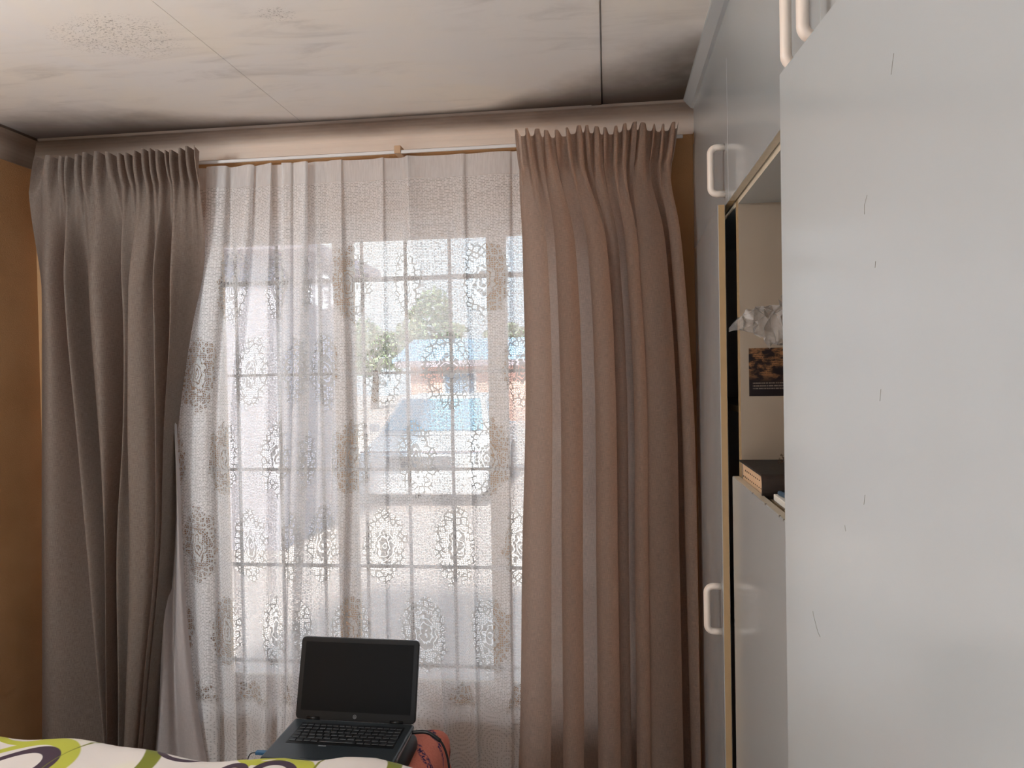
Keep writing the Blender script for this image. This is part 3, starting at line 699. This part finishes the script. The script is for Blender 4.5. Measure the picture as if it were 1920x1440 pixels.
for pts in ([(1626, 366), (1621, 384), (1621, 402)], [(1642, 490), (1641, 502)], [(1652, 730), (1650, 752)], [(1622, 928), (1620, 946)], [(1584, 985), (1586, 996)], [(1676, 100), (1671, 140)], [(1524, 1146), (1527, 1160), (1534, 1186), (1538, 1194)]):
    P = [on_door(*q) for q in pts]; m = MB().tube([(0, q.y, q.z) for q in P], .00035, 4); m.build('scratch_mark', 'scratch', bd)
# filler and cornice over the wardrobe
fi = MB().box(XF+.004, XF+.03, Y1, Y4, ZO1+.001, ZC).build('wardrobe_filler', 'white_melamine', bevel=.002); tag(fi, kind='structure', label='white filler board between cabinets and ceiling'); fi.name = 'trim_3'
tr4 = MB().prism([(XF+.004, ZC), (XF-.030, ZC), (XF-.028, ZC-.006), (XF-.006, ZC-.03), (XF+.004, ZC-.034)], 'y', Y1, Y4).build('trim_4', 'white_melamine'); tag(tr4, kind='structure', label='small moulding where the wardrobe meets the ceiling')
fp = MB().box(XF+.008, XF+.030, Y4+.001, YW, 0, ZC-.1).build('trim_5', 'chipboard'); tag(fp, kind='structure', label='raw chipboard strip between wardrobe and wall')

# ------------------------------------------------------------------ things on the open shelf
ZS = 1.322
def book():
    bx, by = .318, 1.800
    e = empty('book', (bx, by, ZS)); tag(e, 'thick black leather-bound book with thumb-indexed page edges lying on the shelf', 'book')
    w, ln, t = .28, .21, .052           # w along Y (spine at the near side), ln along X
    y0, y1 = -w/2, w/2
    cv = MB(); n = 10
    # cover: bottom board, rounded spine, top board
    outer = [(y1, 0), (y0+.012, 0)]+[(y0+.012-.014*math.sin(a), t/2-(t/2)*math.cos(a)) for a in np.linspace(.15, PI-.15, n)]+[(y0+.012, t), (y1, t)]
    inner = [(y1, t-.004), (y0+.016, t-.004)]+[(y0+.015-.010*math.sin(a), t/2+(t/2-.004)*math.cos(a)) for a in np.linspace(.15, PI-.15, n)]+[(y0+.016, .004), (y1, .004)]
    P = outer+inner; N_ = len(outer)
    b0 = len(cv.v)
    for xx in (0, ln):
        cv.v += [(xx, q[0], q[1]) for q in P]
    T_ = len(P)
    for i in range(T_): cv.f.append((i, (i+1) % T_, T_+(i+1) % T_, T_+i))
    for s_ in (0, T_):
        for i in range(N_-1): cv.f.append((s_+i, s_+i+1, s_+T_-2-i, s_+T_-1-i))
    c = cv.build('cover', 'leather_black', e, smooth=False)
    c.data.materials.append(MAT['leather_spine'])
    for p in c.data.polygons:
        if p.center.y < y0+.013: p.material_index = 1
    # page block: hollow fore-edge at the far side, rounded back
    m_ = 8; prof = [(y0+.014-.008*math.sin(a), t/2-(t/2-.0045)*math.cos(a)) for a in np.linspace(0, PI, m_)]+[(y1-.004-.016*math.sin(a), t/2+(t/2-.0045)*math.cos(a)) for a in np.linspace(0, PI, m_)]
    pg = MB().prism(prof, 'x', .006, ln-.006).build('page_block', 'pages', e)
    for r_, (zz, cnt, st) in enumerate(((.014, 11, .02), (.030, 9, .045))):
        for k in range(cnt):
            yy = y1-st-.008-k*.021
            MB().prism([(yy-.0035, zz+k*.0002), (yy+.0035, zz+k*.0002), (yy+.0025, zz+.0036), (yy-.0025, zz+.0036)], 'x', .0052, .0068).build('thumb_notch', 'notch_black', pg)
    return e
bk = book()
pp = MB().box(.3395, .56, 1.27, 1.652, ZS+.0005, ZS+.0135).build('paper_sheet', 'paper', bevel=.001, seg=1); tag(pp, 'white papers lying flat on the shelf in front of the book', 'paper')
ph = empty('mobile_phone', (.356, 1.600, ZS+.0140), (0, 0, .12)); tag(ph, 'slim blue-grey phone lying on the white papers', 'phone')
MB().box(-.01, .125, -.033, .033, 0, .010).build('phone_body', 'phone_blue', ph, bevel=.004, seg=3, smooth=True); MB().box(-.005, .12, -.029, .029, .0102, .0106).build('screen', 'screen_black', ph)
# dried sprig
tw = empty('dried_sprig', (.405, 1.84, ZS+.0525)); tag(tw, 'tiny dried brown sprig standing on the black book', 'sprig')
MB().tube([(0, 0, 0), (.002, .002, .02), (.006, 0, .045), (.001, -.002, .072)], [.0012, .001, .0009, .0006], 6).build('stem', 'twig_brown', tw, smooth=True)
for k in range(26):
    a = random.uniform(0, 2*PI); rr = random.uniform(.003, .017); h = random.uniform(.002, .022)*(1 if rr < .012 else .6)
    q = Vector((rr*math.cos(a), rr*math.sin(a), h)); d = Vector((random.uniform(-1, 1), random.uniform(-1, 1), random.uniform(-.3, 1))).normalized()*.0045; s_ = d.orthogonal().normalized()*.0016
    m = MB(); m.v = [tuple(q-d), tuple(q+s_), tuple(q+d), tuple(q-s_), tuple(q+s_.cross(d).normalized()*.001)]; m.f = [(0, 1, 4), (1, 2, 4), (2, 3, 4), (3, 0, 4), (0, 3, 2, 1)]
    m.build('leaf', 'twig_brown', tw)
    if k % 3 == 0: MB().tube([(0, 0, h*.3), tuple(q)], .0005, 4).build('twiglet', 'twig_brown', tw)
# leaflet stuck on the partition
q0 = onY(1405, 743, Y3-.0185); q1 = onY(1405, 653, Y3-.0185)
me = bpy.data.meshes.new('leaflet'); yl = Y3-.0180
lx0, lx1, lz0, lz1 = q0.x, q0.x+.128, q0.z, q1.z
m = MB().box(lx0, lx1, yl, yl+.0008, lz0, lz1); me = m.mesh('leaflet', 'leaflet')
uvl = me.uv_layers.new(name='UVMap')
for lp in me.loops:
    c = me.vertices[lp.vertex_index].co; uvl.data[lp.index].uv = ((c.x-lx0)/(lx1-lx0), (c.z-lz0)/(lz1-lz0))
tag(link('leaflet', me), 'dark printed leaflet with fine print stuck to the shelf side panel', 'leaflet')
# crumpled plastic bag hanging from the cabinet above
def bag():
    top = Vector((.455, 1.74, ZO0+.003)); e = empty('plastic_bag', tuple(top)); tag(e, 'crumpled clear plastic bag hanging out of the open shelf', 'plastic bag')
    r_ = np.random.default_rng(5)
    # film: a flattened sleeve running from the gathered neck to a pointed corner that pokes out of the shelf
    nv, nu = 17, 14; G = np.zeros((nv, nu, 3))
    tip = np.array([.268, 1.745, 1.684]); root = np.array([.43, 1.74, 1.712])
    for i in range(nv):
        t = i/(nv-1); c = tip*(1-t)+root*t; hh = .004+.062*t**.9; th = .003+.020*t
        c = c+np.array([0, 0, .012*math.sin(t*7)])
        for j in range(nu):
            a = 2*PI*j/(nu-1); jit = r_.normal(0, 1, 3)*np.array([.006, .009, .0065])*min(1, t*2.2)
            G[i, j] = c+np.array([.02*math.cos(a)*t, th*math.cos(a), hh*math.sin(a)])+jit
    G[:, -1] = G[:, 0]
    m_ = MB().grid(G-np.array(top)); link('bag_film', m_.mesh('bag_film', 'bag'), e)
    # neck gathered up to the cabinet above
    N = np.zeros((9, 10, 3))
    for i in range(9):
        t = i/8; c = root*(1-t)+np.array([.455, 1.74, ZO0+.002])*t
        for j in range(10):
            a = 2*PI*j/9; rr = .045*(1-t)**1.6+.006; N[i, j] = c+np.array([rr*math.cos(a)*.5, rr*math.sin(a)*.5, 0])+(r_.normal(0, .003, 3) if 0 < i < 7 else 0)
    N[:, -1] = N[:, 0]
    link('neck', MB().grid(N-np.array(top)).mesh('neck', 'bag'), e)
    MB().tube([(0, 0, -.02), (.0, 0, -.01), (.0, 0, .0)], .008, 8).build('knot', 'paper', e, smooth=True)
bag()

# ------------------------------------------------------------------ bed, duvet
bed = empty('bed', (-1.35, .9, 0)); tag(bed, 'bed with pale mattress under the ring-patterned duvet', 'bed')
MB().box(-.85, .80, -1.0, .99, .12, .30).build('bed_base', 'wood_dark', bed, bevel=.01)
MB().box(-.84, .79, -.99, .98, .302, .545).build('mattress', 'mattress_cloth', bed, bevel=.04, seg=4, smooth=True)
for sx in (-.78, .73):
    for sy in (-.92, .91): MB().box(sx-.03, sx+.03, sy-.03, sy+.03, 0, .12).build('leg', 'wood_dark', bed, bevel=.004)
def duvet():
    nx, ny = 150, 130; G = np.zeros((ny, nx, 3))
    pr = [(0, 1375), (80, 1376), (150, 1379), (230, 1389), (350, 1403), (420, 1412), (480, 1416), (540, 1411), (600, 1414), (650, 1410), (710, 1411), (745, 1419), (800, 1440)]
    # crest of the far edge measured along the bed
    cx = np.array([onZ(a, b_, .600).x for a, b_ in pr]); cy = np.array([onZ(a, b_, .600).y for a, b_ in pr])
    xs = np.linspace(-2.20, -.40, nx)
    for j, x in enumerate(xs):
        ye = np.interp(x, cx, cy)-.042
        for i in range(ny):
            t = i/(ny-1)
            s_ = t*2.35            # arc length from near end to far edge and over it
            L = ye-.35
            y = .35+min(s_, L)
            h = .600+.006*math.sin(5*x+2*y)+.005*math.sin(13*x-3*y)+.004*math.sin(23*x+9*y)
            over = max(0, s_-L)
            if over > 0:
                a = min(over/.055, PI/2*1.0); y = .35+L+.055*math.sin(a); h -= .055*(1-math.cos(a))
                if over > .055*PI/2: h -= (over-.055*PI/2)*.9; y += .008*math.sin(30*x)*min(1, (over-.08)*4)
            e_ = max(0, x+.52)     # falls off the right-hand side
            h -= 4.5*e_*e_
            l_ = max(0, -2.08-x); h -= l_*.5
            G[i, j] = (x, y, max(h, .20))
    me = MB().grid(G).mesh('duvet', 'duvet', smooth=True); ob = link('duvet', me); tag(ob, 'cream duvet printed with lime, purple and olive rings covering the bed', 'duvet')
    sm = ob.modifiers.new('thick', 'SOLIDIFY'); sm.thickness = .018; sm.offset = -1
duvet()

# ------------------------------------------------------------------ stool with blanket, laptop
st = empty('stool', (-.752, 2.20, 0)); tag(st, 'low dark wooden stool under the pink blanket between bed and window', 'stool')
MB().box(-.16, .16, -.12, .12, .385, .414).build('seat', 'wood_dark', st, bevel=.006)
for sx in (-.13, .13):
    for sy in (-.09, .09): MB().box(sx-.018, sx+.018, sy-.018, sy+.018, 0, .385).build('leg', 'wood_dark', st, bevel=.003)
def blanket():
    nx, ny = 70, 60; G = np.zeros((ny, nx, 3)); HX, HY = .20, .17
    for i in range(ny):
        for j in range(nx):
            a = -1+2*j/(nx-1); c = -1+2*i/(ny-1)
            x = a*(HX+.16); y = c*(HY+.14)
            ox = max(0, abs(x)-HX+.03); oy = max(0, abs(y)-HY+.03)
            def fold(o):                      # rounded edge, then straight down
                r = .035
                if o < r*PI/2: return r*math.sin(o/r), r*(1-math.cos(o/r))
                return r, r+(o-r*PI/2)
            fx, dx = fold(ox); fy, dy = fold(oy)
            xx = math.copysign(min(abs(x), HX-.03)+fx, x); yy = math.copysign(min(abs(y), HY-.03)+fy, y)
            h = .449+.005*math.sin(19*x+3)+.004*math.sin(24*y+x*8)-max(dx, dy)
            xx += .006*math.sin(40*y)*min(1, dx*12); yy += .006*math.sin(40*x)*min(1, dy*12)
            G[i, j] = (-.752+xx, 2.20+yy, h)
    ob = link('blanket', MB().grid(G).mesh('blanket', 'blanket', smooth=True)); tag(ob, 'fuzzy pink blanket with navy streaks folded under the laptop', 'blanket')
    sm = ob.modifiers.new('thick', 'SOLIDIFY'); sm.thickness = .03; sm.offset = -1
blanket()
LPX, LPY, LPZ = -.777, 2.226, .555
def laptop():
    e = empty('laptop', (LPX, LPY, LPZ-.024)); e.rotation_euler = (.0, .015, 0)
    tag(e, 'open black laptop with blank screen standing between bed and window', 'laptop')
    w, d, t = .374, .247, .024
    # base: wedge slab with rounded corners
    bm = MB().box(-w/2, w/2, -d, 0, 0, t)
    base = bm.build('base', 'deck_teal', e, bevel=.008, seg=4, smooth=False)
    MB().box(-.150, .165, -.155, -.028, t, t+.0006).build('keyboard_tray', 'black_plastic', base)
    rows = [(6, 16, .0105), (0, 15, .0165), (1, 15, .0165), (2, 14, .0165), (3, 13, .0165), (4, 11, .0165)]
    km = MB().box(-.0082, .0082, -.0078, .0078, 0, .0024).mesh('key', 'key_black', bevel=.001, seg=1)
    y = -.036
    for r_, (kk, cnt, hh) in enumerate(rows):
        x0, x1 = -.147, .162; pitch = (x1-x0)/cnt
        yc = y-hh/2
        if r_ < 5:
            for k in range(cnt):
                kx = x0+pitch*(k+.5); kb = link('key', km, base); kb.location = (kx, yc, t+.0006); kb.scale = (pitch/.0164*.90*.0164/.0164, hh/.0165*.92, 1)
        else:
            spans = [1, 1, 1, 1, 5.2, 1, 1, 1, 1, 1]; tot = sum(spans); xx = x0
            for sp in spans:
                ww = (x1-x0)*sp/tot; kb = link('key', km, base); kb.location = (xx+ww/2, yc, t+.0006); kb.scale = (ww/.0164*.92, hh/.0165*.92, 1); xx += ww
        y -= hh+.0028
    MB().box(-.075, .02, -.232, -.170, t, t+.0005).build('touchpad', 'deck_teal', base)
    MB().box(-.050, -.028, -.163, -.160, t, t+.0008).build('touchpad_mark', 'mark_grey', base)
    MB().box(w/2-.001, w/2+.0012, -.20, -.01, .012, .0165).build('side_trim', 'silver_edge', base)
    # lid, leaning back
    lid = link('lid', None); bpy.data.objects.remove(lid)
    lw, lh, lt = w, .240, .014
    lme = MB().box(-lw/2, lw/2, 0, lt, 0, lh)
    me = bpy.data.meshes.new('lid'); me.from_pydata(lme.v, [], lme.f); b_ = bmesh.new(); b_.from_mesh(me); bmesh.ops.recalc_face_normals(b_, faces=b_.faces)
    ed = [q for q in b_.edges if abs(q.verts[0].co.y-q.verts[1].co.y) > .01]
    bmesh.ops.bevel(b_, geom=ed, offset=.013, segments=5, profile=.5, affect='EDGES')
    bmesh.ops.bevel(b_, geom=[q for q in b_.edges if q.calc_face_angle(0) > .8], offset=.002, segments=2, profile=.5, affect='EDGES')
    b_.to_mesh(me); b_.free(); me.materials.append(MAT['black_plastic']); me.materials.append(MAT['silver_edge'])
    for p in me.polygons:
        if p.center.y > lt*.62: p.material_index = 1
    lid = link('lid', me, e); lid.location = (0, .002, t-.004); lid.rotation_euler = (-.256, 0, 0)
    MB().box(-.172, .172, -.0006, 0, .026, .226).build('screen', 'screen_black', lid)
    lg = MB(); 
    ring = [(0+.0052*math.cos(2*PI*k/24), -.0006, .0135+.0052*math.sin(2*PI*k/24)) for k in range(25)]
    lg.tube(ring, .00055, 5, cap=False).build('logo_ring', 'mark_grey', lid)
    tm = text_mesh('hp', .0075, .0002, 'mark_grey', 'logo_letters'); to = link('logo_letters', tm, lid); to.location = (0, -.0006, .0137); to.rotation_euler = (PI/2, 0, 0)
    for s_ in (-1, 1): MB().tube([(s_*.13-.02, .006, t-.002), (s_*.13+.02, .006, t-.002)], .007, 12).build('hinge', 'black_plastic', e, smooth=True)
    return e
laptop()
pad = MB().box(LPX-.15, LPX+.196, LPY-.20, LPY+.02, .461, LPZ-.0275).build('laptop_bag', 'cable_black', bevel=.028, seg=4, smooth=True)
tag(pad, 'black padded bag lying flat beneath the laptop', 'bag')
def curve_pts(P, n=40):
    P = np.array(P, float); return [tuple(q) for q in hermite(np.arange(len(P)), P, np.linspace(0, len(P)-1, n))]
cab = empty('power_cable', (LPX+.187, LPY-.03, LPZ-.012)); tag(cab, 'black power cable arching from the laptop over the pink blanket', 'cable')
b0 = Vector(cab.location)
pts = [(LPX+.187, LPY-.03, LPZ-.014), (LPX+.235, LPY-.035, LPZ-.010), (LPX+.275, LPY-.045, LPZ-.028), (LPX+.300, LPY-.06, LPZ-.075), (LPX+.312, LPY-.08, LPZ-.16), (LPX+.320, LPY-.07, LPZ-.32), (LPX+.36, LPY-.04, .01), (LPX+.42, LPY+.2, .008)]
MB().tube([Vector(q)-b0 for q in curve_pts(pts, 60)], .0032, 8).build('cord', 'cable_black', cab, smooth=True)
MB().tube([Vector(q)-b0 for q in curve_pts(pts[:3], 12)], .0055, 10).build('plug', 'cable_black', cab, smooth=True)
usb = empty('usb_dongle', (LPX-.187, LPY-.19, LPZ-.012)); tag(usb, 'small blue plug with thin wire at the laptop side', 'usb plug')
MB().box(-.034, 0, -.007, .007, -.004, .005).build('plug_body', 'usb_blue', usb, bevel=.0015)
MB().tube(curve_pts([(-.034, 0, 0), (-.050, -.002, -.004), (-.060, -.004, -.03), (-.066, -.01, -.10), (-.07, 0, -.3), (-.10, .1, -.535)], 40), .0014, 6).build('wire', 'cable_black', usb, smooth=True)

# ------------------------------------------------------------------ added pendant fill lamp, out of view behind the viewer
fill_lamp = empty('fill_pendant', (-1.6, -.7, ZC)); tag(fill_lamp, 'white cone-shaded pendant lamp added out of view as room fill', 'ceiling lamp')
MB().lathe([(.01, 0), (.06, 0), (.06, -.02), (.02, -.04)], (0, 0, 0), 24).build('ceiling_rose', 'fill_lamp_body', fill_lamp, smooth=True)
MB().tube([(0, 0, -.03), (0, 0, -.20)], .006, 8).build('cord', 'fill_lamp_body', fill_lamp, smooth=True)
sh = MB(); seg = 32
for k in range(seg):
    a0, a1 = 2*PI*k/seg, 2*PI*(k+1)/seg
prof_o = [(.03, -.20), (.05, -.20), (.22, -.38), (.215, -.382), (.046, -.206), (.03, -.206)]
sh.lathe(prof_o, (0, 0, 0), seg); sh.f = sh.f[:-2]; sh.build('lamp_shade', 'fill_lamp_body', fill_lamp, smooth=False)
MB().lathe([(.01, -.206), (.02, -.21), (.02, -.235), (.012, -.24)], (0, 0, 0), 16).build('lamp_holder', 'fill_lamp_body', fill_lamp, smooth=True)
ld = bpy.data.lights.new('fill_bulb', 'SPOT'); ld.shadow_soft_size = .06; ld.energy = 760; ld.color = (.78, .90, 1); ld.spot_size = math.radians(86); ld.spot_blend = .5
lo_ = bpy.data.objects.new('fill_bulb', ld); COL.objects.link(lo_); lo_.parent = fill_lamp; lo_.location = (0, 0, -.33)

wl_ = empty('fill_wall_lamp', (XL, .60, 2.2)); tag(wl_, 'small white fill lamp added out of view on the ochre wall', 'wall lamp')  # added wall lamp, out of view, lifts the room's brightness
MB().lathe([(.01, 0), (.06, 0), (.06, .02), (.02, .03), (.02, .08)], (0, 0, 0), 24, 'x').build('lamp_base', 'fill_lamp_body', wl_, smooth=True)
ld = bpy.data.lights.new('fill_bulb', 'POINT'); ld.shadow_soft_size = .12; ld.energy = 58; ld.color = (.84, .93, 1)
lo_ = bpy.data.objects.new('fill_bulb', ld); COL.objects.link(lo_); lo_.parent = wl_; lo_.location = (.24, 0, 0)

# ------------------------------------------------------------------ outside, beyond the window
GZ = -.12
g = MB().box(-30, 30, 3.03, 60, GZ-.3, GZ).build('ground', 'yard_paving'); tag(g, kind='structure', label='pale paved yard outside the window')
hs = empty('house', (-1, 27, GZ)); tag(hs, 'pink brick house with a blue roof across the yard', 'house')
hx0 = onY(770, 720, 27).x
MB().box(hx0+1, hx0+15+1, 0, 5, 0, 2.15).build('wall', 'brick_pink', hs, bevel=.01)
MB().prism([(-.6, 2.10), (-.6, 2.22), (2.5, 3.05), (5.6, 2.22), (5.6, 2.10), (2.5, 2.9)], 'x', hx0+.5, hx0+17).build('roof', 'roof_blue', hs)
MB().box(hx0+.6, hx0+16.8, -.62, -.5, 1.95, 2.16).build('gutter', 'eave_grey', hs)
for k in range(4):
    wf = MB().box(hx0+2.2+3.4*k, hx0+3.4+3.4*k, -.04, .04, .9, 1.75).build('window_frame', 'car_white', hs); MB().box(hx0+2.27+3.4*k, hx0+3.33+3.4*k, -.06, -.045, .97, 1.68).build('pane', 'window_dark', wf)
# pale wing with an eave, close by
wg = empty('outbuilding', (-4.2, 7.2, GZ)); tag(wg, 'pale rendered outbuilding with flat eave seen at the left through the lace', 'outbuilding')
xr = onY(520, 700, 7.2).x+4.2
MB().box(-4, xr, 0, 1.9, 0, 3.05).build('wall', 'pale_render', wg)
MB().prism([(-4.3, 3.05), (-4.3, 3.22), (xr+.42, 3.02), (xr+.46, 2.90)], 'y', -.35, 2.1).build('roof', 'eave_grey', wg)
MB().box(xr-1.6, xr-.8, -.03, .02, .9, 2.1).build('window_pane', 'window_dark', wg)
# car
def car():
    c0 = onY(785, 800, 9.6); e = empty('car', (c0.x, 9.6, GZ), (0, 0, 0)); tag(e, 'white car facing the house in the paved yard', 'car')
    W_ = 1.66
    lowp = [(0, .16), (0, .62), (.08, .70), (.95, .88), (2.9, .92), (3.75, .86), (3.85, .6), (3.8, .16)]
    MB().prism([(q[0], q[1]) for q in lowp], 'x', -W_/2, W_/2).build('body', 'car_white', e, bevel=.05, seg=3, smooth=False)
    def tap(pl, x, n): pass
    cb = MB(); P0 = [(.80, .86), (1.45, 1.38), (2.6, 1.40), (3.2, .90)]
    v = [(-W_/2+.04, y, z) if z < 1 else (-W_/2+.20, y, z) for y, z in P0]; v2 = [(-x, y, z) for x, y, z in v]
    cb.v = v+v2; cb.f = [(0, 1, 2, 3), (7, 6, 5, 4), (0, 4, 5, 1), (1, 5, 6, 2), (2, 6, 7, 3), (3, 7, 4, 0)]
    cb.build('cabin', 'car_white', e, bevel=.04, seg=3)
    ws = MB(); ws.v = [(-.70, .86, .92), (.70, .86, .92), (.58, 1.38, 1.335), (-.58, 1.38, 1.335), (-.70, .84, .935), (.70, .84, .935), (.58, 1.36, 1.35), (-.58, 1.36, 1.35)]
    ws.f = [(0, 1, 2, 3), (4, 5, 6, 7), (0, 1, 5, 4), (1, 2, 6, 5), (2, 3, 7, 6), (3, 0, 4, 7)]; ws.build('windscreen', 'car_glass', e)
    for s_ in (-1, 1):
        sw = MB(); a_ = s_*(W_/2-.045); b_ = s_*(W_/2-.175)
        sw.v = [(a_, 1.05, .93), (b_, 1.52, 1.31), (b_, 2.5, 1.32), (a_, 2.9, .95), (a_+s_*.02, 1.05, .93), (b_+s_*.02, 1.52, 1.31), (b_+s_*.02, 2.5, 1.32), (a_+s_*.02, 2.9, .95)]
        sw.f = [(0, 1, 2, 3), (4, 5, 6, 7), (0, 1, 5, 4), (1, 2, 6, 5), (2, 3, 7, 6), (3, 0, 4, 7)]; sw.build('side_window', 'car_glass', e)
        MB().box(s_*.55-.17, s_*.55+.17, -.02, .06, .55, .68).build('headlight', 'lamp_clear', e, bevel=.02)
        MB().box(s_*(W_/2+.08)-.07, s_*(W_/2+.08)+.07, 1.0, 1.1, .90, 1.02).build('wing_mirror', 'car_white', e, bevel=.03)
        for y in (.72, 3.05):
            wl = MB().lathe([(.2, -.09), (.30, -.09), (.30, .09), (.2, .09)], (s_*(W_/2-.08), y, .30), 24, 'x').build('wheel', 'rubber', e, smooth=False)
            MB().lathe([(.05, -.1), (.19, -.1), (.19, .1), (.05, .1)], (s_*(W_/2-.08), y, .30), 16, 'x').build('hub_cap', 'silver_edge', wl)
    MB().box(-.42, .42, -.035, .03, .50, .66).build('grille', 'rubber', e, bevel=.01); MB().box(-.8, .8, -.06, .08, .18, .44).build('bumper', 'car_white', e, bevel=.03)
    MB().box(-.8, .8, .05, .07, .70, .72).build('bonnet_line', 'eave_grey', e)
car()
def tree(px, py, Y, rx, rz, label, sd):
    c = onY(px, py, Y); e = empty('tree', (c.x, Y, GZ)); tag(e, label, 'tree', 'trees beyond the yard')
    r_ = np.random.default_rng(sd); h = c.z-GZ
    MB().tube([(0, 0, 0), (.1, 0, h*.5), (0, .1, h)], [.22, .16, .08], 8).build('trunk', 'bark', e, smooth=True)
    n = 1500; P = r_.normal(size=(n, 3)); P /= np.linalg.norm(P, axis=1)[:, None]; rad = r_.uniform(.35, 1, n)**.5
    lump = 1+.22*np.sin(P[:, 0]*5+sd)+.18*np.sin(P[:, 2]*7+2*sd)
    P = P*(rad*lump)[:, None]*np.array([rx, rx, rz])+np.array([0, 0, h])
    m = MB(); s_ = .16
    for q in P:
        a = r_.normal(size=3); a /= np.linalg.norm(a); b_ = np.cross(a, r_.normal(size=3)); b_ /= np.linalg.norm(b_); i = len(m.v)
        m.v += [tuple(q-a*s_), tuple(q+b_*s_*.6), tuple(q+a*s_), tuple(q-b_*s_*.6)]; m.f.append((i, i+1, i+2, i+3))
    ob = link('crown', m.mesh('crown', 'leaf_green', fixn=False), e); ob['kind'] = 'stuff'
tree(810, 620, 34, 1.5, 1.5, 'taller bushy green tree behind the blue roof', 1)
tree(960, 640, 41, 1.9, 1.0, 'low green tree behind the blue roof, near the window mullion', 2)
tree(700, 655, 37, 1.5, 1.3, 'green tree beside the end of the pink house', 3)
